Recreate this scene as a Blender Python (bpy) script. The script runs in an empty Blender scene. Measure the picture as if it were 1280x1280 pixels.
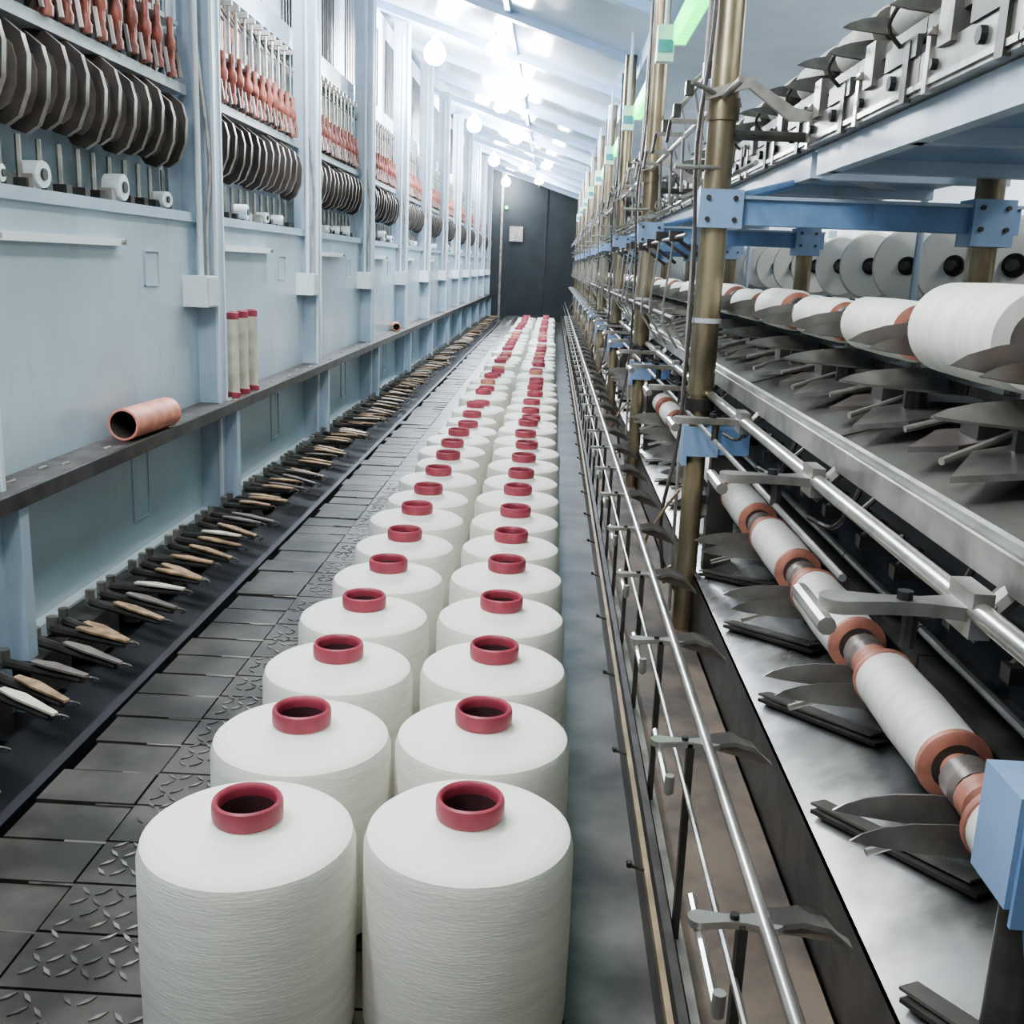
import bpy, math, random
from mathutils import Vector, Matrix
random.seed(7)
S=bpy.context.scene
COL=S.collection
try: S.view_settings.look='AgX - Medium High Contrast'
except Exception: pass
# ---------------------------------------------------------------- materials
MATS={}
def mat(name,col,rough=.5,metal=0.,var=.0,scale=8.,bump=0.,bscale=40.,emit=None,estr=0.,stretch=(1,1,1),col2=None,spec=.5,lo=.35,hi=.65,grime=0.):
    m=bpy.data.materials.new(name); m.use_nodes=True
    nt=m.node_tree; b=nt.nodes['Principled BSDF']
    b.inputs['Base Color'].default_value=(*col,1); b.inputs['Roughness'].default_value=rough
    b.inputs['Metallic'].default_value=metal; b.inputs['Specular IOR Level'].default_value=spec
    tc=nt.nodes.new('ShaderNodeTexCoord'); mp=nt.nodes.new('ShaderNodeMapping')
    mp.inputs['Scale'].default_value=stretch
    nt.links.new(tc.outputs['Object'],mp.inputs['Vector'])
    out=None
    if var>0 or col2:
        n=nt.nodes.new('ShaderNodeTexNoise'); n.inputs['Scale'].default_value=scale; n.inputs['Detail'].default_value=6
        nt.links.new(mp.outputs[0],n.inputs['Vector'])
        r=nt.nodes.new('ShaderNodeValToRGB')
        c2=col2 if col2 else tuple(max(0,c*(1-var)) for c in col)
        c1=col if col2 else tuple(min(1,c*(1+var*.6)) for c in col)
        r.color_ramp.elements[0].position=lo; r.color_ramp.elements[1].position=hi
        r.color_ramp.elements[0].color=(*c2,1); r.color_ramp.elements[1].color=(*c1,1)
        nt.links.new(n.outputs['Fac'],r.inputs[0]); out=r.outputs[0]
    if grime>0 and out:
        g=nt.nodes.new('ShaderNodeTexNoise'); g.inputs['Scale'].default_value=11; g.inputs['Detail'].default_value=9; g.inputs['Roughness'].default_value=.7
        gm=nt.nodes.new('ShaderNodeMapping'); gm.inputs['Scale'].default_value=(1,1,.35); nt.links.new(tc.outputs['Object'],gm.inputs['Vector']); nt.links.new(gm.outputs[0],g.inputs['Vector'])
        gr=nt.nodes.new('ShaderNodeMapRange'); gr.inputs[1].default_value=.58; gr.inputs[2].default_value=.75; gr.inputs[3].default_value=0; gr.inputs[4].default_value=grime
        nt.links.new(g.outputs['Fac'],gr.inputs[0])
        mx=nt.nodes.new('ShaderNodeMix'); mx.data_type='RGBA'; nt.links.new(gr.outputs[0],mx.inputs[0]); nt.links.new(out,mx.inputs[6]); mx.inputs[7].default_value=(.09,.075,.06,1)
        out=mx.outputs[2]
    if out: nt.links.new(out,b.inputs['Base Color'])
    if bump>0:
        n2=nt.nodes.new('ShaderNodeTexNoise'); n2.inputs['Scale'].default_value=bscale; n2.inputs['Detail'].default_value=4
        nt.links.new(mp.outputs[0],n2.inputs['Vector'])
        bp=nt.nodes.new('ShaderNodeBump'); bp.inputs['Strength'].default_value=bump; bp.inputs['Distance'].default_value=.004
        nt.links.new(n2.outputs['Fac'],bp.inputs['Height']); nt.links.new(bp.outputs[0],b.inputs['Normal'])
    if emit:
        b.inputs['Emission Color'].default_value=(*emit,1); b.inputs['Emission Strength'].default_value=estr
    MATS[name]=m; return m
mat('yarn',(.78,.765,.69),.75,bump=.22,bscale=60,stretch=(1,1,9),var=.07,scale=10)
mat('yarn_top',(.81,.795,.73),.8,bump=.1,bscale=90)
mat('yarn_small',(.76,.75,.69),.6,bump=.2,bscale=50,stretch=(1,6,1),var=.10,scale=12)
mat('collar_red',(.36,.065,.09),.45,var=.2,scale=30)
mat('collar_coral',(.52,.21,.15),.45,var=.2,scale=30)
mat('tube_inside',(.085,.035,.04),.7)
mat('salmon',(.74,.30,.22),.5,var=.25,scale=20)
mat('ring_orange',(.48,.21,.15),.5,var=.3,scale=30)
mat('panel_blue',(.46,.55,.62),.24,var=.10,scale=2.2,bump=.04,bscale=3,grime=.28)
mat('post_blue',(.42,.51,.61),.32,var=.12,scale=5,grime=.35)
mat('frame_blue',(.20,.33,.55),.4,var=.2,scale=6,grime=.5)
mat('slab_blue',(.27,.39,.58),.33,var=.18,scale=5,grime=.4)
mat('pale_wall',(.64,.70,.76),.45,var=.08,scale=3)
mat('shaded_back_board',(.25,.29,.33),.5,var=.3,scale=6,grime=.4)  # backing toned dark; shadow behind the leaves is put into its colour
mat('ceiling_panel',(.70,.80,.93),.16,var=.08,scale=1.5,bump=.25,bscale=3)
mat('ceiling_rib',(.48,.64,.88),.3,var=.1,scale=4)
mat('white_box',(.75,.79,.81),.4)
mat('conduit',(.58,.63,.66),.4,var=.1,scale=8,grime=.3)
mat('leaf_dark',(.085,.073,.066),.35,var=.35,scale=14)
mat('leaf_edge',(.24,.21,.19),.33,metal=.2,var=.35,scale=14)
mat('leaf_rim',(.40,.37,.34),.4,metal=.3,var=.3,scale=20)
mat('spindle_red',(.36,.12,.09),.45,var=.5,scale=25)
mat('cream',(.72,.66,.54),.5,var=.2,scale=20)
mat('steel',(.58,.56,.52),.28,metal=.85,var=.3,scale=9,grime=.4)
mat('steel_dull',(.36,.345,.32),.38,metal=.7,var=.4,scale=12,grime=.5)
mat('blade_grey',(.20,.19,.175),.33,metal=.6,var=.4,scale=14,grime=.5)
mat('sheet_steel',(.36,.36,.35),.27,metal=.6,var=.45,scale=6,bump=.15,bscale=9,grime=.6,lo=.4,hi=.6)
mat('brass_post',(.33,.275,.185),.33,metal=.7,var=.5,scale=9,stretch=(1,1,.4),grime=.4)
mat('rail_brass',(.36,.27,.17),.4,metal=.6,var=.3,scale=12)
mat('dark_iron',(.078,.073,.066),.4,metal=.4,var=.4,scale=16)
mat('black',(.015,.015,.018),.5)
mat('deck_grey',(.15,.145,.132),.4,metal=.25,var=.35,scale=4,bump=.08,bscale=12,grime=.5)
mat('slat',(.080,.072,.062),.34,metal=.3,var=.5,scale=6,bump=.12,bscale=30,lo=.4,hi=.6)
mat('tread',(.20,.19,.17),.4,metal=.5,var=.6,scale=9,lo=.42,hi=.58)
mat('shelf',(.095,.085,.078),.6,var=.4,scale=14,bump=.2,bscale=40)
mat('wood_tan',(.42,.28,.17),.42,var=.5,scale=30)
mat('floor_grey',(.21,.205,.19),.30,col2=(.05,.047,.044),scale=5,bump=.1,bscale=20,lo=.38,hi=.66)
mat('tray_brown',(.19,.145,.11),.5,col2=(.06,.05,.042),scale=7,lo=.38,hi=.62)
mat('dark_wall',(.030,.037,.040),.7,var=.2,scale=3)
mat('dark_inner',(.025,.03,.042),.6,var=.4,scale=8)
mat('bulb',(1,1,1),.3,emit=(.93,.97,1.),estr=170)
mat('added_fill_glow',(1,1,1),.3,emit=(.93,.97,1.),estr=8)  # emission of the added fill battens
mat('green_led',(.0,.6,.2),.3,emit=(.01,1.,.16),estr=3.5)
mat('rag_blue',(.15,.30,.45),.8,var=.3,scale=20)
m=MATS['yarn_top']; nt=m.node_tree
w=nt.nodes.new('ShaderNodeTexWave'); w.wave_type='RINGS'; w.rings_direction='Z'; w.inputs['Scale'].default_value=28; w.inputs['Distortion'].default_value=.6
tc=nt.nodes.new('ShaderNodeTexCoord'); nt.links.new(tc.outputs['Object'],w.inputs['Vector'])
bp=[n for n in nt.nodes if n.type=='BUMP'][0]; nt.links.new(w.outputs['Fac'],bp.inputs['Height']); bp.inputs['Distance'].default_value=.002

# ---------------------------------------------------------------- mesh builder
class MB:
    def __init__(s): s.v=[];s.f=[];s.m=[];s.s=[]
    def add(s,vs,fs,mt,smooth=False):
        o=len(s.v); s.v+= [tuple(v) for v in vs]
        for i,f in enumerate(fs):
            s.f.append([o+k for k in f]); s.m.append(mt if isinstance(mt,str) else mt[i]); s.s.append(smooth)
    def box(s,x0,x1,y0,y1,z0,z1,mt):
        s.add([(x0,y0,z0),(x1,y0,z0),(x1,y1,z0),(x0,y1,z0),(x0,y0,z1),(x1,y0,z1),(x1,y1,z1),(x0,y1,z1)],
              [(0,3,2,1),(4,5,6,7),(0,1,5,4),(1,2,6,5),(2,3,7,6),(3,0,4,7)],mt)
    def prism(s,poly,ext,mt,side=None):
        n=len(poly); e=Vector(ext); P=[Vector(p) for p in poly]
        vs=P+[p+e for p in P]
        s.add(vs,[tuple(range(n))[::-1],tuple(range(n,2*n))],mt)
        s.add(vs,[(i,(i+1)%n,n+(i+1)%n,n+i) for i in range(n)],side or mt)
    def lathe(s,prof,org,axis,mt,seg=24,closed=False):
        a=Vector(axis).normalized(); t=Vector((0,0,1)) if abs(a.z)<.9 else Vector((1,0,0))
        u=a.cross(t).normalized(); w=a.cross(u); org=Vector(org); vs=[]
        for r,h in prof:
            for i in range(seg):
                an=2*math.pi*i/seg; vs.append(org+a*h+(u*math.cos(an)+w*math.sin(an))*r)
        fs=[];ms=[]
        for k in range(len(prof)-1):
            for i in range(seg):
                j=(i+1)%seg; fs.append((k*seg+i,k*seg+j,(k+1)*seg+j,(k+1)*seg+i)); ms.append(mt if isinstance(mt,str) else mt[k])
        s.add(vs,fs,ms,True)
    def cyl(s,p0,p1,r,mt,seg=10,r2=None):
        p0=Vector(p0);p1=Vector(p1);L=(p1-p0).length; r2=r if r2 is None else r2
        s.lathe([(0,0),(r,0),(r2,L),(0,L)],p0,p1-p0,mt,seg)
    def tube(s,pts,r,mt,seg=8):
        P=[Vector(p) for p in pts]; Q=[P[0]]+P+[P[-1]]; out=[]
        for i in range(1,len(Q)-2):
            for t in (0,.25,.5,.75):
                a,b,c,d=Q[i-1],Q[i],Q[i+1],Q[i+2]
                out.append(.5*((2*b)+(c-a)*t+(2*a-5*b+4*c-d)*t*t+(3*b-a-3*c+d)*t**3))
        out.append(P[-1])
        for a,b in zip(out[:-1],out[1:]):
            if (b-a).length>1e-5: s.cyl(a,b,r,mt,seg)
    def mesh(s,name):
        me=bpy.data.meshes.new(name); me.from_pydata(s.v,[],s.f)
        names=sorted(set(s.m)); idx={n:i for i,n in enumerate(names)}
        for n in names: me.materials.append(MATS[n])
        me.polygons.foreach_set('material_index',[idx[x] for x in s.m])
        me.polygons.foreach_set('use_smooth',s.s); me.validate(); me.update()
        try: me.set_sharp_from_angle(angle=math.radians(35))
        except Exception: pass
        return me
def obj(name,me,parent=None,loc=(0,0,0),rot=(0,0,0),scale=(1,1,1)):
    if isinstance(me,MB): me=me.mesh(name)
    o=bpy.data.objects.new(name,me); COL.objects.link(o); o.location=loc; o.rotation_euler=rot; o.scale=scale
    if parent: o.parent=parent
    return o
def empty(name,loc=(0,0,0)):
    o=bpy.data.objects.new(name,None); COL.objects.link(o); o.location=loc; return o

Y0,Y1=-1.0,20.0
# ---------------------------------------------------------------- room shell
b=MB(); b.box(-1.5,2.4,Y0,Y1,-1.05,-1.0,'floor_grey'); obj('floor',b)
b=MB(); b.box(-1.5,-1.42,Y0,Y1,-1.0,1.9,'pale_wall'); obj('wall_left',b)
b=MB(); b.box(2.3,2.4,Y0,Y1,-1.0,1.3,'pale_wall'); obj('wall_right',b)
b=MB(); b.box(-1.5,2.4,Y1,Y1+.1,-1.0,1.9,'dark_wall')
b.box(-.85,-.60,Y1-.03,Y1,.45,.72,'leaf_edge'); b.box(-.2,-.17,Y1-.02,Y1,-1,1.4,'black')
b.box(-1.02,-.98,Y1-.03,Y1,-1,1.7,'leaf_edge'); b.cyl((-.92,Y1-.04,1.05),(-.92,Y1,1.05),.03,'green_led',10); obj('wall_back',b)
zl,zr,xl,xr=1.80,1.20,-1.42,.48
b=MB()
b.prism([(xl,Y0,zl),(xr,Y0,zr),(xr,Y0,zr+.05),(xl,Y0,zl+.05)],(0,Y1-Y0,0),'ceiling_panel')
b.prism([(xr,Y0,zr),(2.4,Y0,zr+.05),(2.4,Y0,zr+.1),(xr,Y0,zr+.05)],(0,Y1-Y0,0),'pale_wall')
obj('ceiling',b)
b=MB()
y=.3
sl=(zr-zl)/(xr-xl)
while y<19.8:
    b.prism([(xl,y,zl),(xr,y,zr),(xr,y,zr-.05),(xl,y,zl-.05)],(0,.08,0),'ceiling_rib')
    y+=1.25
for x in (-.35,):
    z=zl+sl*(x-xl)
    b.prism([(x,Y0,z),(x+.03,Y0,z+sl*.03),(x+.03,Y0,z-.035),(x,Y0,z-.03)],(0,Y1-Y0,0),'ceiling_rib')
b.box(xr-.04,xr+.04,Y0,Y1,zr-.09,zr+.01,'ceiling_rib')
obj('ceiling_ribs',b)

# ---------------------------------------------------------------- lamps
def lampmesh():
    b=MB()
    b.cyl((0,0,.0),(0,0,-.04),.008,'white_box',8)
    b.lathe([(0,-.03),(.024,-.03),(.028,-.06),(.024,-.08),(.0,-.08)],(0,0,0),(0,0,1),'white_box',16)
    b.lathe([(.02,-.08),(.045,-.10),(.070,-.13),(.080,-.17),(.070,-.215),(.038,-.245),(0,-.25)],(0,0,0),(0,0,1),'bulb',16)
    return b.mesh('bulb_lamp')
LM=lampmesh()
def light(kind,name,loc,E,col,**kw):
    ld=bpy.data.lights.new(name,kind); ld.energy=E; ld.color=col
    for k,v in kw.items(): setattr(ld,k,v)
    lo=bpy.data.objects.new(name,ld); COL.objects.link(lo); lo.location=loc; return lo
for i in range(-1,5):
    Y=4.2+3.85*i if i>=0 else .6
    x=-.93; z=zl+sl*(x-xl)
    obj('ceiling_bulb_or_reflection',LM,loc=(x,Y,z))
    E=38 if i<1 else 75
    if i==4: E=20
    light('POINT','bulb_or_reflection_light',(x,Y,z-.38),E,(.92,.96,1),shadow_soft_size=.08)
for Y,x in ((7.4,-.45),(8.9,-.35),(10.2,-.55),(12.5,-.5),(14.2,-.15),(16,-.5),(17.5,-.3)):  # extra bulbs and lights added in place of lamp reflections on the glossy ceiling
    z=zl+sl*(x-xl); obj('ceiling_bulb_or_reflection',LM,loc=(x,Y,z),scale=(.9,.9,.6))
    light('POINT','bulb_or_reflection_light',(x,Y,z-.28),26 if Y<15 else 12,(.92,.96,1),shadow_soft_size=.08)
b=MB(); b.box(-.05,.05,-.62,.62,-.04,0,'white_box'); b.cyl((0,-.6,-.06),(0,.6,-.06),.018,'added_fill_glow',12)  # invented fill fixture, not a lamp known in this hall
BM=b.mesh('added_fill_batten')
for Y,x,E in ((1.2,-.3,26),(4.2,-.3,20),(1.6,1.8,20),(5,1.8,26),(9,1.8,26),(13,1.8,26),(17,1.8,26)):  # out-of-view battens with area lights, added to brighten aisle and creel
    z=zl+sl*(x-xl)-.10 if x<xr else zr+.0
    obj('added_fill_batten',BM,loc=(x,Y,z))
    light('AREA','added_fill_light',(x,Y,z-.1),E,(1,.975,.93),shape='RECTANGLE',size=.3,size_y=1.6)

# ---------------------------------------------------------------- left machine
LEFT=empty('spindle_machine',(-1.2,8,-1))
def adopt(o,p):
    o.parent=p; o.matrix_parent_inverse=Matrix.Translation(p.location).inverted()
L=1.53
def make_bay(seed):
    rr=random.Random(seed)
    bay=MB()
    bay.box(-1.26,-1.20,.03,L-.01,-.88,.10,'panel_blue')
    bay.box(-1.28,-1.185,.0,L,.10,.13,'post_blue')
    bay.box(-1.22,-1.17,.03,L-.01,-.905,-.87,'conduit')
    bay.box(-1.20,-1.175,.15,.85,.012,.032,'white_box')
    for yy in (.17,.83): bay.cyl((-1.2,yy,.022),(-1.165,yy,.022),.007,'steel',8)
    for (ya,yb,za,zb) in ((1.04,1.15,-.10,.0),(.88,1.0,-.78,-.58)):
        bay.box(-1.2,-1.196,ya,yb,za,za+.004,'post_blue');bay.box(-1.2,-1.196,ya,yb,zb,zb+.004,'post_blue')
        bay.box(-1.2,-1.196,ya,ya+.004,za,zb,'post_blue');bay.box(-1.2,-1.196,yb,yb+.004,za,zb,'post_blue')
    bay.box(-1.24,-1.13,-.035,.035,-1.0,1.69,'post_blue')
    bay.box(-1.135,-1.125,-.042,-.03,-1.0,1.69,'pale_wall'); bay.box(-1.135,-1.125,.03,.042,-1.0,1.69,'pale_wall')
    yc=L-.11
    bay.cyl((-1.165,yc+.02,-.07),(-1.165,yc+.02,1.6),.010,'conduit',10)
    bay.tube([(-1.15,yc+.045,-.07),(-1.15,yc+.05,.1),(-1.14,yc+.06,.3),(-1.16,yc+.03,.6),(-1.17,yc+.02,.8)],.006,'leaf_rim',8)
    bay.box(-1.2,-1.12,yc-.06,yc+.06,-.17,-.07,'white_box'); bay.box(-1.12,-1.115,yc-.055,yc+.055,-.165,-.075,'conduit')
    bay.box(-1.38,-1.33,0,L,.13,1.74,'pale_wall')
    bay.box(-1.33,-1.315,.05,L-.03,.14,.92,'shaded_back_board')
    bay.box(-1.33,-1.25,0,L,.93,1.02,'post_blue')
    bay.box(-1.34,-1.21,.06,L-.05,.495,.525,'conduit')
    bay.box(-1.34,-1.29,.06,L-.05,.44,.48,'dark_iron')
    bay.box(-1.34,-1.23,.06,L-.05,.70,.715,'conduit')
    for i in range(22):
        y=.12+i*.055; bay.box(-1.33,-1.322,y,y+.022,1.04,1.6,'dark_iron')
    for i in range(13):
        y=.12+i*.1+rr.uniform(-.006,.006); tz=rr.uniform(-.012,.012)
        P=[]
        for (dx,dz) in ((-.12,.05),(-.10,.10),(-.06,.12),(-.01,.115),(.03,.085),(.042,.04),(.036,-.03),(.012,-.085),(-.02,-.105),(-.055,-.095),(-.095,-.04)):
            P.append((-1.2+dx,y-dx*.12,.365+dz+tz))
        bay.prism(P,(0,.02,0),'leaf_dark','leaf_edge')
        Q=[(-1.2+(p[0]+1.2)*.72-.012,p[1]-.004,.365+(p[2]-.365)*.72) for p in P]
        bay.prism(Q,(0,.006,0),'leaf_edge')
        bay.cyl((-1.22,y+.018,.38),(-1.22,y+.06,.38),.012,'dark_iron',8)
        bay.cyl((-1.24,y,.25),(-1.24,y,.13),.007,'steel_dull',6)
        bay.box(-1.26,-1.22,y-.01,y+.02,.13,.155,'dark_iron')
        z0=rr.uniform(-.008,.008)
        bay.lathe([(0,.53),(.015,.53),(.016,.55),(.011,.56),(.011,.60),(.016,.61),(.016,.635),(.010,.65),(.009,.70),(.0,.70)],(-1.20,y,z0),(0,0,1),'spindle_red',10)
        bay.box(-1.27,-1.19,y-.010,y+.010,.575,.60,'spindle_red')
        bay.cyl((-1.21,y,.69),(-1.21,y,.88),.005,'steel',6)
        bay.cyl((-1.25,y+.04,.72),(-1.25,y+.04,.90+z0*2),.007,'cream',6)
        bay.cyl((-1.25,y+.04,.58),(-1.25,y+.04,.72),.010,'spindle_red',6)
        bay.cyl((-1.28,y+.07,.53),(-1.28,y+.07,.90),.006,rr.choice(('dark_iron','spindle_red','leaf_edge')),6)
        bay.cyl((-1.29,y+.02,.53),(-1.27,y+.02,.78),.009,rr.choice(('dark_iron','spindle_red')),6)
        bay.box(-1.25,-1.195,y-.010,y+.010,.87,.89,'leaf_rim')
        bay.cyl((-1.19,y+.05,.53),(-1.20,y+.05,.60),.008,rr.choice(('dark_iron','leaf_edge')),6)
        bay.cyl((-1.3,y+.02,.95),(-1.2,y+.02,.80),.004,'dark_iron',6)
        bay.cyl((-1.23,y+.05,.50),(-1.20,y+.05,.56),.006,'dark_iron',6)
    for i in range(4):
        y=.2+i*.33+rr.uniform(-.08,.08); r=rr.uniform(.018,.036); a=rr.uniform(-.02,.02)
        bay.cyl((-1.25,y,.135+r),(-1.20,y+a,.135+r),r,'white_box',16); bay.cyl((-1.20,y+a,.135+r),(-1.195,y+a,.135+r),r*.45,'dark_iron',10)
    for i in range(3):
        y=rr.uniform(.2,1.3); bay.box(-1.26,-1.21,y,y+.04,.13,.165,'leaf_rim')
    return bay.mesh('spindle_bay')
BAYS=[make_bay(s) for s in (1,2,3)]
for k in range(-3,11):
    o=obj('spindle_bay_%02d'%(k+4),BAYS[k%3],loc=(0,3.58+L*k,0)); adopt(o,LEFT)
b=MB()
b.box(-1.20,-1.085,Y0,19.0,-.52,-.50,'shelf'); b.box(-1.09,-1.08,Y0,19,-.53,-.495,'dark_iron')
for k in range(-3,11):
    y=3.58+L*k+.04
    b.box(-1.135,-1.09,y-.02,y+.02,-1.0,-.52,'post_blue'); b.box(-1.2,-1.135,y-.015,y+.015,-.56,-.52,'post_blue')
for i in range(40):
    y=random.uniform(1.2,9); x=-1.15+random.uniform(-.03,.04); b.cyl((x,y,-.50),(x+.01,y+.02,-.497),.004,'leaf_rim',5)
o=obj('panel_shelf',b); adopt(o,LEFT)
b=MB()
b.box(-1.2,-.83,Y0,19,-1.0,-.99,'black')
b.cyl((-1.12,Y0,-.93),(-1.12,19,-.93),.018,'dark_iron',10); b.box(-.85,-.83,Y0,19,-.99,-.89,'black')
y=.75
while y<18:
    b.box(-1.16,-1.07,y-.03,y+.12,-.97,-.87,'dark_iron')
    for j in range(3):
        yy=y+j*.062+random.uniform(-.008,.008); sx=random.uniform(-.03,.02)
        p0=Vector((-1.11,yy+.05,-.85)); p1=Vector((-.905+sx,yy-.055+random.uniform(-.02,.02),-.845+random.uniform(-.02,.025)))
        b.cyl(p0,p1,.012,'dark_iron',8,r2=.007)
        d=(p1-p0); n=Vector((-d.y,d.x,0)).normalized()*.013
        a=p0+d*.38+Vector((0,0,.015)); c=p1+d*.06+Vector((0,0,.009)); q=p0+d*.62+Vector((0,0,.015))
        b.prism([a-n*.5,a+n*.5,q+n,c+n*.45,c-n*.45,q-n],(0,0,.005),random.choice(('wood_tan','wood_tan','wood_tan','cream','leaf_edge')))
        b.tube([p1,p1+Vector((.02,-.01,.012)),p1+Vector((.03,.005,.0)),p1+Vector((.018,.014,-.008))],.0025,'steel_dull',5)
        b.cyl(p0+Vector((0,0,-.01)),p0+Vector((0,0,.03)),.012,'steel_dull',8)
    y+=.27
o=obj('yarn_guide_levers',b); adopt(o,LEFT)

# ---------------------------------------------------------------- conveyor platform
PZ=-.87
b=MB()
b.box(-.79,.05,.2,19,-1.0,PZ-.03,'black')
y=.3
while y<19:
    dz=random.uniform(-.003,.002)
    b.box(-.80+random.uniform(-.012,.012),-.64,y,y+.102,PZ-.03,PZ-.004+dz,'slat')
    b.box(-.635,.055,y,y+.105,PZ-.03,PZ-.002,'slat')
    b.cyl((-.70,y+.104,PZ-.004),(-.40,y+.104,PZ-.004),.002,'tread',5)
    y+=.11
for iy in range(0,150):
    for ix in range(0,9):
        X=-.61+ix*.024; Yc=.5+iy*.024
        if (Yc-.3)%.11<.016: continue
        s=.707 if (ix+iy)%2 else -.707
        d=Vector((s,.707,0)); n=Vector((-d.y,d.x,0)); c=Vector((X,Yc,PZ-.002))
        if random.random()<.2: continue
        b.prism([c-d*.012,c+n*.003,c+d*.012,c-n*.003],(0,0,.0018),'tread')
obj('slatted_platform',b)

# ---------------------------------------------------------------- yarn packages
def package(R,H=.26,col='collar_red'):
    b=MB(); r=R
    prof=[(0,0.0),(.036,0),(r-.012,.004),(r-.003,.010),(r,.03),(r+.001,H*.5),(r,H-.02),(r-.004,H-.007),(r-.012,H-.001),(r*.7,H+.001),(.05,H+.003),(.042,H+.006),(.036,H+.012),(.0365,H+.016)]
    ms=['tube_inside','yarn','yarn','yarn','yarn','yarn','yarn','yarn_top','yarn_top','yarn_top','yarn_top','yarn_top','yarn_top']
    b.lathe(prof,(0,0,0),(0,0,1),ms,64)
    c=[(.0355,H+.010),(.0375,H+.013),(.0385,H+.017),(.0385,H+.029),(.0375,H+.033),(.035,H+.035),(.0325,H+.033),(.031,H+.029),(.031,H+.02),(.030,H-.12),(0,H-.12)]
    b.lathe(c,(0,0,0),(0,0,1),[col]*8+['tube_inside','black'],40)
    return b.mesh('yarn_package')
PK=[package(.1175),package(.115),package(.111,.257),package(.103,.262),package(.108,.25,'collar_coral'),package(.112,.266,'collar_coral')]
SP=.243
for row,(X,ya) in enumerate(((-.305,1.02),(-.0665,1.05))):
    for i in range(51):
        y=ya+i*SP
        if i in (0,1): me=PK[0]
        elif i<18: me=PK[random.choice((0,1,1,2,3) if row==0 else (0,1,1,2))]
        else: me=PK[random.choice((1,2,3,3,4,5,4))]
        j=.003 if i<10 else .008
        obj('yarn_package',me,loc=(X+random.uniform(-j,j),y+random.uniform(-j,j)*.5,PZ+.001),rot=(0,0,random.uniform(0,6.28)),scale=(1,1,1 if i<12 else random.uniform(.94,1.02)))

# ---------------------------------------------------------------- loose tubes on shelf
b=MB(); r=.043
b.lathe([(r-.006,.01),(r-.006,0),(r,0),(r,.27),(r-.004,.27),(r-.006,.26)],(0,0,0),(0,1,0),'salmon',28)
b.lathe([(r-.006,0),(r-.007,.26),(0,.26)],(0,0,0),(0,1,0),'leaf_dark',28)
obj('paper_tube',b,loc=(-1.135,2.73,-.50+.045),rot=(0,0,-.08))
b=MB(); r=.02
b.lathe([(0,0),(r+.003,0),(r+.003,.018),(r,.02),(r,.275),(r+.001,.277),(r+.001,.30),(r-.005,.303),(r-.006,.25),(0,.25)],(0,0,0),(0,0,1),['collar_red','collar_red','collar_red','cream','cream','collar_red','collar_red','tube_inside','tube_inside'],20)
T=b.mesh('winding_tube')
for dx,dy in ((.0,-.12),(.0,.0),(.0,.12)): obj('winding_tube',T,loc=(-1.13+dx,3.83+dy,-.499))
b=MB(); r=.03
b.lathe([(r-.006,.1),(r-.006,0),(r,0),(r,.2),(0,.2)],(0,0,0),(0,1,0),'salmon',20); b.lathe([(0,.08),(r-.006,.08)],(0,0,0),(0,1,0),'black',20)
obj('paper_tube',b,loc=(-1.13,7.7,-.5+.032),rot=(0,0,.2))

# ---------------------------------------------------------------- right machine
RIGHT=empty('winding_machine',(.8,8,-1))
def R(name,b,loc=(0,0,0)):
    o=obj(name,b,loc=loc); adopt(o,RIGHT); return o
YE=19.5
b=MB()
b.box(.172,.180,.3,YE,-.86,-.845,'rail_brass'); b.box(.188,.20,.3,YE,-1.0,-.855,'dark_iron')
y=.62
while y<14:
    b.cyl((.15,y,-.840),(.176,y,-.848),.0025,'dark_iron',6); b.cyl((.15,y-.005,-.838),(.15,y+.005,-.838),.0045,'dark_iron',6); y+=.37
b.cyl((.23,.3,-.60),(.23,YE,-.60),.0075,'steel',12)
b.cyl((.205,.3,-.66),(.205,YE,-.66),.004,'steel_dull',8)
b.cyl((.415,.3,-.30),(.415,YE,-.30),.011,'steel',14)
b.cyl((.36,1.2,-.345),(.36,YE,-.345),.005,'steel_dull',8)
b.prism([(.445,.3,-.25),(.462,.3,-.238),(.462,.3,-.285),(.445,.3,-.285)],(0,YE-.3,0),'steel_dull')
b.cyl((.452,.3,-.245),(.452,YE,-.245),.006,'steel',8)
b.cyl((.385,2.4,.41),(.385,YE,.41),.008,'steel_dull',10)
b.cyl((.43,2.4,.24),(.43,YE,.24),.006,'steel_dull',8)
b.cyl((.46,3.2,.62),(.46,YE,.62),.009,'steel_dull',8)
b.cyl((.35,2.9,.10),(.35,YE,.10),.005,'steel_dull',8)
b.cyl((.33,2.9,-.12),(.33,YE,-.12),.005,'steel_dull',8)
R('guide_rails',b)
s=MB()
s.box(.30,.39,-.006,.006,.402,.414,'steel_dull'); s.cyl((.30,0,.41),(.29,-.03,.35),.005,'dark_iron',6)
s.cyl((.39,0,.24),(.385,0,.41),.005,'steel_dull',6); s.cyl((.43,0,.24),(.34,-.04,.20),.005,'steel',6)
s.tube([(.34,-.04,.20),(.32,-.05,.21),(.31,-.03,.19),(.33,-.02,.18)],.003,'steel_dull',5)
s.cyl((.35,.1,.10),(.44,.12,.04),.006,'dark_iron',6); s.box(.33,.37,.09,.12,.09,.12,'dark_iron')
s.cyl((.33,.05,-.12),(.42,.05,-.25),.005,'steel_dull',6); s.box(.32,.345,.03,.07,-.14,-.10,'leaf_edge')
s.cyl((.33,.16,-.12),(.35,.16,.10),.004,'steel_dull',6)
s.cyl((.46,.08,.62),(.40,.04,.56),.006,'leaf_rim',6); s.box(.385,.41,.02,.06,.53,.57,'dark_iron')
s.cyl((.46,.08,.62),(.50,.08,.46),.005,'steel_dull',6)
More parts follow.
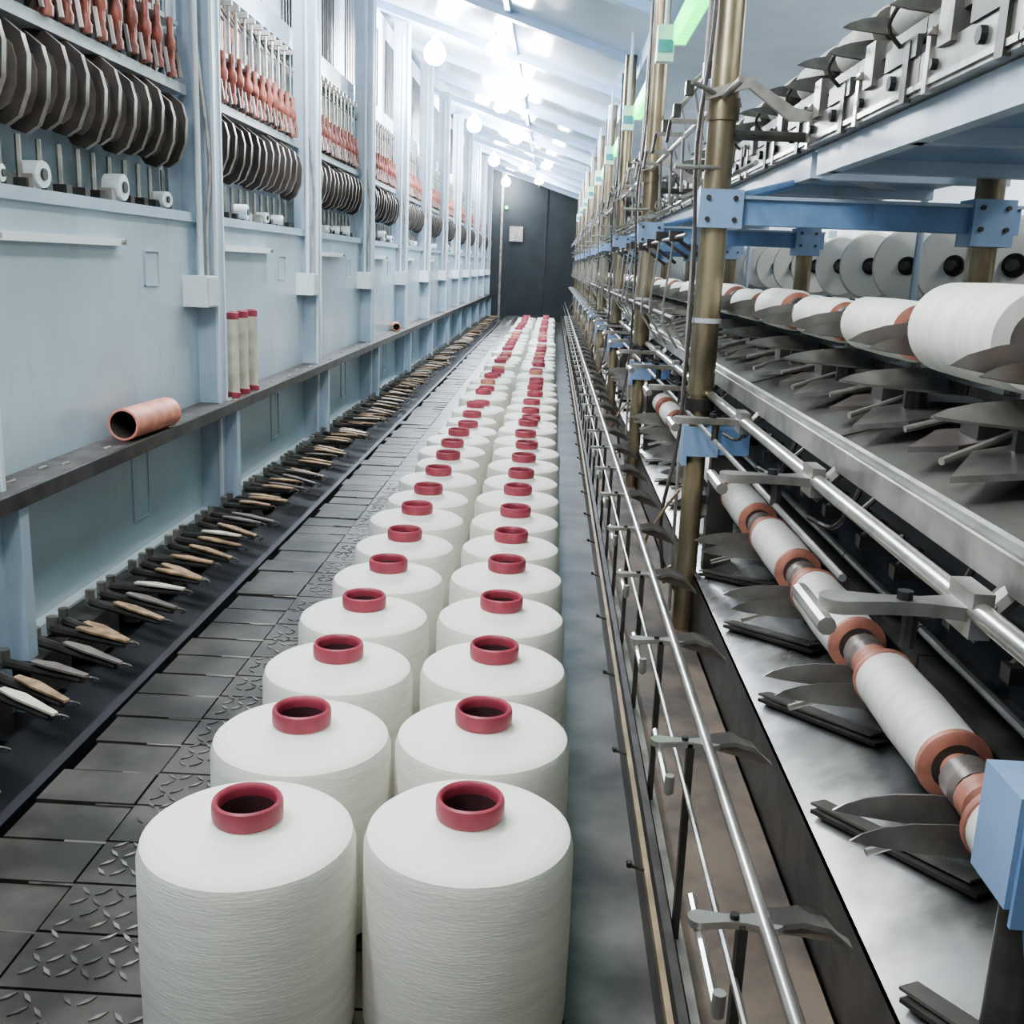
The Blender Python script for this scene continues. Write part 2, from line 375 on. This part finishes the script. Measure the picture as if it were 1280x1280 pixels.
GA=s.mesh('thread_guide_arm')
for k in range(44): R('thread_guide_arm_%02d'%k,GA,(random.uniform(-.008,.008),3.05+.37*k,random.uniform(-.01,.01)))
b=MB()
b.box(.215,.405,.3,YE,-1.0,-.93,'tray_brown')
b.box(.21,.222,.3,YE,-.93,-.89,'steel_dull')
b.prism([(.41,.3,-.775),(.62,.3,-.69),(.62,.3,-.70),(.41,.3,-.785)],(0,YE-.3,0),'sheet_steel')
b.box(.41,.414,.3,YE,-.93,-.775,'dark_iron')
b.box(.64,.66,.3,YE,-1.0,-.27,'dark_inner')
b.prism([(.462,.3,-.262),(.90,.3,-.13),(.90,.3,-.14),(.462,.3,-.28)],(0,YE-.3,0),'deck_grey')
b.box(.90,.92,.3,YE,-1.0,-.13,'deck_grey')
b.prism([(.5,.3,-.32),(.66,.3,-.27),(.66,.3,-.29),(.5,.3,-.34)],(0,YE-.3,0),'dark_inner')
b.box(.92,2.0,.3,YE,-.26,-.24,'deck_grey')
y=.9
while y<14: b.prism([(.464,y,-.259),(.80,y,-.157),(.80,y+.004,-.157),(.464,y+.004,-.259)],(0,0,.003),'dark_iron'); y+=.81
R('machine_decks',b)

def blade(b,y,xt,xr,z,h,tilt=.5,mt='blade_grey'):
    Lx=xr-xt
    prof=[(0,-.15),(.08,.08),(.22,.30),(.42,.46),(.68,.5),(1,.38),(1,-.4),(.75,-.5),(.45,-.42),(.15,-.28)]
    P=[(xt+Lx*a, y+c*h*math.sin(tilt), z+c*h*math.cos(tilt)) for a,c in prof]
    b.prism(P,(0,-.005*math.cos(tilt),.005*math.sin(tilt)),mt,'steel_dull')
def clamp(b,y,x0,x1,z,w,mt='steel_dull'):
    pts=[]
    for i in range(9):
        a=math.pi/2+math.pi*i/8; pts.append((x0+w*.8*math.cos(a),y+w*.8*math.sin(a),z))
    pts+=[(x0+(x1-x0)*.35,y-w*.5,z),(x0+(x1-x0)*.65,y-w*.5,z)]
    for i in range(9):
        a=-math.pi/2+math.pi*i/8; pts.append((x1+w*math.cos(a),y+w*math.sin(a),z))
    pts+=[(x0+(x1-x0)*.65,y+w*.5,z),(x0+(x1-x0)*.35,y+w*.5,z)]
    b.prism(pts,(0,0,w*.55),mt)
    xm=(x0+x1)/2; b.cyl((xm,y,z+w*.5),(xm,y,z+w*.9),w*.33,'black',8)
def slab(b,p0,p1,w,t,mt):
    p0=Vector(p0);p1=Vector(p1);d=(p1-p0).normalized();n=d.cross(Vector((0,0,1))).normalized()*w/2
    b.prism([p0-n,p0+n,p1+n,p1-n],(0,0,t),mt)
def lower(ringmat,seed):
    rr=random.Random(seed)
    s=MB(); px,pz=.50,-.553; r=.0435
    s.lathe([(0,-.16),(.020,-.16),(.020,-.142),(r-.014,-.1405),(r-.004,-.140),(r+.001,-.137),(r+.001,-.128),(r-.001,-.126),(r+.001,0),(r-.001,.126),(r+.001,.128),(r+.001,.137),(r-.004,.140),(.02,.142),(.02,.165),(0,.165)],(px,0,pz),(0,1,0),
        ['ring_orange','ring_orange','leaf_dark',ringmat,ringmat,ringmat,ringmat,'yarn_small','yarn_small',ringmat,ringmat,ringmat,'leaf_edge','steel_dull','steel_dull'],28)
    s.lathe([(0,-.198),(.024,-.198),(.03,-.19),(.03,-.165),(.022,-.16),(0,-.16)],(px,0,pz),(0,1,0),'leaf_edge',16)
    s.lathe([(0,.165),(.024,.165),(.03,.17),(.03,.195),(.022,.2),(0,.2)],(px,0,pz),(0,1,0),'ring_orange',16)
    blade(s,-.175,.350,.52,-.590,.036,.25); blade(s,-.215,.360,.53,-.605,.036,.35)
    s.box(.50,.62,-.225,-.17,-.63,-.60,'dark_iron'); s.box(.57,.64,-.20,.20,-.56,-.54,'dark_iron')
    s.cyl((.57,-.2,-.50),(.57,.2,-.50),.007,'steel_dull',8)
    s.cyl((.39,-.19,-.64),(.50,-.17,-.61),.005,'steel',6)
    slab(s,(.430,.13,-.764),(.555,-.15,-.713),.036,.006,'dark_iron'); slab(s,(.428,.14,-.757),(.55,-.13,-.706),.026,.004,'steel')
    slab(s,(.60,.18,-.695),(.60,-.18,-.695),.02,.03,'dark_iron')
    for dy in (-.1,.08):
        s.cyl((.64,dy,-.36),(.54,dy-.05,-.42),.006,'steel_dull',6); s.box(.53,.56,dy-.07,dy-.045,-.435,-.415,'dark_iron')
    s.tube([(.45,.0,-.31),(.48,.02,-.36),(.53,.05,-.38),(.6,.03,-.36)],.004,'black',6)
    s.tube([(.43,.1,-.30),(.47,.12,-.28),(.52,.16,-.34),(.60,.12,-.40)],.0035,'dark_iron',6)
    return s.mesh('take_up_station')
ST1=lower('ring_orange',1)
def middle(r,pz,big):
    s=MB(); px=.56
    s.lathe([(0,-.165),(.020,-.165),(.020,-.142),(r*.6,-.141),(r-.004,-.140),(r,-.134),(r+.001,0),(r,.134),(r-.004,.140),(.024,.142),(.024,.17),(0,.17)],(px,0,pz),(0,1,0),
        ['steel_dull','steel_dull','leaf_edge','ring_orange' if not big else 'yarn_top','yarn_small','yarn_small','yarn_small','yarn_small','ring_orange','leaf_edge','leaf_dark'],32)
    s.lathe([(.0,0),(.030,0),(.032,.012),(.0,.014)],(px,-.178,pz),(0,1,0),'leaf_dark',20)
    s.lathe([(.0,0),(.034,0),(.034,.012),(.0,.012)],(px,.165,pz),(0,1,0),'leaf_edge',20)
    blade(s,-.185,.44,.68,-.080,.052,.15); blade(s,.185,.46,.68,-.09,.042,.3)
    blade(s,-.12,.45,.72,-.15,.055,.9)
    s.box(.62,.70,-.2,.2,-.16,-.145,'dark_iron')
    s.prism([(.47,-.16,-.225),(.54,-.20,-.21),(.66,-.18,-.19),(.68,-.10,-.19),(.60,-.06,-.195),(.52,-.09,-.205)],(0,0,.008),'blade_grey')
    s.prism([(.48,.02,-.22),(.53,-.02,-.21),(.62,.0,-.195),(.62,.08,-.195),(.54,.09,-.205)],(0,0,.008),'leaf_dark')
    s.cyl((.48,-.10,-.21),(.64,.0,-.17),.005,'steel_dull',8); s.cyl((.50,.10,-.20),(.66,.13,-.16),.005,'steel_dull',8)
    s.box(.56,.60,.0,.06,-.22,-.17,'dark_iron')
    s.cyl((.58,-.1,-.22),(.58,-.1,-.15),.018,'dark_iron',10); s.cyl((.64,.1,-.2),(.64,.1,-.12),.012,'steel_dull',8)
    s.tube([(.455,.1,-.27),(.44,.12,-.33),(.43,.16,-.36),(.40,.18,-.35)],.004,'dark_iron',6)
    return s.mesh('take_up_station_mid')
ST2=[middle(.062,-.06,True),middle(.041,-.078,False),middle(.046,-.074,False)]
s=MB(); px,pz=.68,.51; r=.048
s.lathe([(0,-.165),(.024,-.165),(.024,-.142),(r-.004,-.140),(r,-.134),(r,.134),(r-.004,.140),(.024,.142),(.024,.17),(0,.17)],(px,0,pz),(0,1,0),
        ['steel_dull','steel_dull','leaf_edge','yarn_small','yarn_small','yarn_small','leaf_edge','steel_dull','steel_dull'],24)
blade(s,-.18,.54,.74,.455,.05,.3); blade(s,-.20,.56,.74,.50,.04,.2)
s.box(.595,.63,-.205,.205,.305,.37,'steel_dull'); s.box(.59,.60,-.19,-.02,.37,.405,'dark_iron'); s.box(.585,.62,.04,.10,.36,.44,'steel_dull')
s.box(.59,.60,-.205,.205,.312,.322,'steel'); s.box(.588,.60,-.16,-.13,.30,.40,'dark_iron'); s.box(.588,.60,.14,.16,.30,.40,'steel')
s.cyl((.595,-.07,.345),(.585,-.07,.345),.013,'black',10); s.cyl((.595,.12,.34),(.585,.12,.34),.009,'black',8)
s.cyl((.62,.15,.36),(.66,.15,.47),.007,'steel_dull',8)
s.tube([(.59,-.1,.40),(.56,-.12,.43),(.58,-.15,.47),(.63,-.16,.46)],.004,'dark_iron',6)
s.prism([(.57,.10,.38),(.61,.12,.42),(.70,.12,.43),(.72,.12,.40),(.64,.12,.38)],(0,.012,0),'leaf_edge')
s.box(.60,.64,-.205,.205,.405,.43,'deck_grey'); s.box(.62,.80,-.205,.205,.40,.41,'dark_iron')
ST3=s.mesh('take_up_station_top')
for k in range(-2,45):
    y=1.28+.405*k
    if k>=-1: R('lower_station_%02d'%(k+2),ST1,(0,y,0))
    R('middle_station_%02d'%(k+2),ST2[0 if k<=0 else 1+(k*7)%2],(0,y+.08,0)); R('upper_station_%02d'%(k+2),ST3,(0,y,0))
s=MB()
clamp(s,0,.168,.235,-.605,.014,'steel'); s.cyl((.168,-.12,-.61),(.168,.05,-.61),.005,'steel',8); s.cyl((.168,-.12,-.61),(.168,-.12,-.588),.006,'steel',8)
s.prism([(.235,-.008,-.605),(.265,-.006,-.600),(.295,.004,-.612),(.325,.022,-.645),(.325,.038,-.645),(.292,.02,-.603),(.262,.010,-.592),(.235,.008,-.596)],(0,0,.006),'steel_dull')
s.box(.205,.214,-.007,.007,-.90,-.60,'dark_iron')
C1=s.mesh('rod_clamp_small')
s=MB()
clamp(s,0,.29,.415,-.31,.024,'steel_dull'); s.cyl((.27,-.04,-.315),(.27,.07,-.315),.009,'steel_dull',10)
s.cyl((.415,0,-.33),(.46,.0,-.28),.012,'steel_dull',8); s.box(.405,.425,-.03,.03,-.325,-.28,'steel_dull')
s.cyl((.36,0,-.31),(.36,0,-.345),.008,'dark_iron',8)
C2=s.mesh('rod_clamp_large')
for k in range(0,34): R('rod_clamp_small_%02d'%k,C1,(0,.886+.385*k,0))
for k in range(0,28): R('rod_clamp_large_%02d'%k,C2,(0,.97+.62*k,0))
# ---- posts, arms and blue frames
def support(near):
    s=MB()
    if near:
        s.cyl((.43,0,-.99),(.43,0,-.50),.02,'dark_iron',18)
        s.box(.395,.54,-.035,.035,-.50,-.40,'slab_blue'); s.box(.400,.54,-.04,-.035,-.515,-.41,'frame_blue')
        s.prism([(.415,-.03,-.50),(.54,-.03,-.50),(.54,-.03,-.62),(.44,-.03,-.62)],(0,.01,0),'slab_blue')
        for xx in (.42,.46): s.cyl((xx,-.04,-.46),(xx,-.046,-.46),.006,'dark_iron',8)
    else:
        s.cyl((.39,0,-.99),(.39,0,-.30),.027,'brass_post',18)
        s.cyl((.39,0,-.30),(.39,0,1.20),.034,'brass_post',20)
        s.lathe([(.0,0),(.038,0),(.038,.03),(0,.03)],(.39,0,-.34),(0,0,1),'dark_iron',18)
        s.lathe([(.0,0),(.037,0),(.037,.012),(0,.012)],(.39,0,-.12),(0,0,1),'conduit',18)
        s.lathe([(.0,0),(.040,0),(.040,.05),(0,.05)],(.39,0,.36),(0,0,1),'brass_post',18)
        s.box(.35,1.12,-.028,.028,.12,.18,'frame_blue'); s.box(.35,1.12,-.04,.04,.18,.188,'post_blue')
        s.box(.345,.45,-.05,.05,.11,.20,'slab_blue'); s.box(1.0,1.10,-.05,.05,.09,.2,'slab_blue')
        for xx in (.365,.43,1.02,1.08):
            for zz in (.13,.18): s.cyl((xx,-.05,zz),(xx,-.056,zz),.006,'dark_iron',8)
        s.tube([(.345,-.03,1.1),(.35,-.035,.6),(.33,-.03,.3),(.345,-.03,.0),(.34,-.03,-.4),(.31,-.03,-.62),(.33,-.03,-.8)],.005,'leaf_dark',6)
        s.tube([(.35,.03,1.1),(.345,.03,.5),(.35,.03,-.3),(.36,.05,-.9)],.005,'leaf_rim',6)
        s.tube([(.352,-.02,-.55),(.30,-.05,-.62),(.27,-.04,-.70),(.30,-.02,-.78),(.35,.0,-.76)],.004,'rail_brass',6)
        s.cyl((.39,-.02,.41),(.30,-.10,.43),.006,'steel_dull',8); s.cyl((.39,0,.33),(.60,0,.33),.012,'dark_iron',8)
        s.prism([(.34,-.05,.40),(.44,-.05,.43),(.54,-.05,.36),(.60,-.05,.36),(.60,-.05,.38),(.55,-.05,.39),(.44,-.05,.455),(.34,-.05,.42)],(0,.015,0),'leaf_rim')
        s.cyl((.28,-.03,.25),(.39,-.03,.25),.006,'steel_dull',8)
        s.cyl((.39,0,.17),(.66,.25,.25),.012,'frame_blue',8)
        s.box(.36,.52,-.035,.035,-.45,-.385,'frame_blue'); s.box(.35,.362,-.045,.045,-.48,-.375,'slab_blue')
        s.box(.352,.44,-.045,-.035,-.455,-.38,'slab_blue')
        s.box(.43,.50,-.02,.02,-.80,-.45,'dark_iron')
    s.box(.42,.60,-.03,.03,-1.0,-.82,'dark_iron')
    s.cyl((1.05,0,-.24),(1.05,0,.30),.034,'brass_post',16)
    s.box(.325,.385,-.62,-.57,.72,.84,'white_box'); s.box(.33,.38,-.625,-.62,.75,.79,'rag_blue')
    s.box(.392,.425,-1.55,-.62,.775,.845,'conduit')
    for i in range(18):
        yy=-1.53+i*.05; s.box(.376,.392,yy,yy+.028,.780,.840,'green_led')
        s.box(.380,.420,yy,yy+.028,.768,.775,'green_led')
    s.cyl((.355,-.595,.84),(.355,-.595,1.2),.008,'conduit',8)
    s.prism([(.63,.06,.27),(1.12,.06,.27),(1.12,1.80,.27),(.63,1.80,.27)],(0,0,.03),'slab_blue')
    for yy in (.06,.60,1.15,1.72): s.box(.63,1.12,yy,yy+.04,.24,.27,'post_blue')
    s.box(.62,.65,.03,1.84,.24,.302,'post_blue'); s.prism([(.65,.10,.262),(.72,.10,.262),(1.10,.75,.262),(1.03,.75,.262)],(0,0,.008),'post_blue')
    return s.mesh('support_bay')
PBN=support(True); PB=support(False)
for k in range(-1,9):
    R('support_bay_%02d'%(k+2),PBN if k<0 else PB,(.0,2.68+1.87*k,0))
s=MB(); r=.145
s.lathe([(0,.0),(.035,0),(.036,.01),(r-.012,.0),(r,.012),(r+.004,.11),(r,.21),(r-.01,.222),(.03,.22),(0,.2)],(0,0,0),(0,1,0),['black','leaf_dark','yarn_top','yarn_small','yarn_small','yarn_small','yarn_small','yarn_top','black'],40)
s.cyl((0,-.03,0),(0,.30,0),.018,'dark_iron',10)
s.cyl((0,.26,0),(.12,.28,-.2),.014,'dark_iron',8)
CP=s.mesh('supply_package')
for k in range(36):
    o=R('supply_package_%02d'%k,CP,(1.36,1.3+.48*k,.06)); o.rotation_euler=(0,0,-.75+random.uniform(-.1,.1))
b=MB()
for k in range(22): b.box(1.58,1.62,1.1+.86*k,1.14+.86*k,-.24,.27,'post_blue')
b.box(1.56,1.62,.5,YE,-.24,-.18,'frame_blue')
for k in range(12): b.cyl((1.17,2+1.5*k,-.24),(1.17,2+1.5*k,.27),.012,'post_blue',8)
R('supply_creel_frame',b)

# ---------------------------------------------------------------- world + camera
W=bpy.data.worlds.new('world'); S.world=W; W.use_nodes=True
W.node_tree.nodes['Background'].inputs[0].default_value=(1,.985,.96,1); W.node_tree.nodes['Background'].inputs[1].default_value=.5
cam=bpy.data.cameras.new('camera'); cam.sensor_width=36; cam.lens=1300/1280*36; cam.clip_start=.05
co=bpy.data.objects.new('camera',cam); COL.objects.link(co)
psi=.0298; p=math.radians(13.29); rho=.04
F=Vector((-math.sin(psi)*math.cos(p),math.cos(psi)*math.cos(p),-math.sin(p)))
r0=Vector((math.cos(psi),math.sin(psi),0)); u0=r0.cross(F)
r_=r0*math.cos(rho)+u0*math.sin(rho); u_=u0*math.cos(rho)-r0*math.sin(rho)
M=Matrix((r_,u_,-F)).transposed().to_4x4(); co.matrix_world=M
S.camera=co
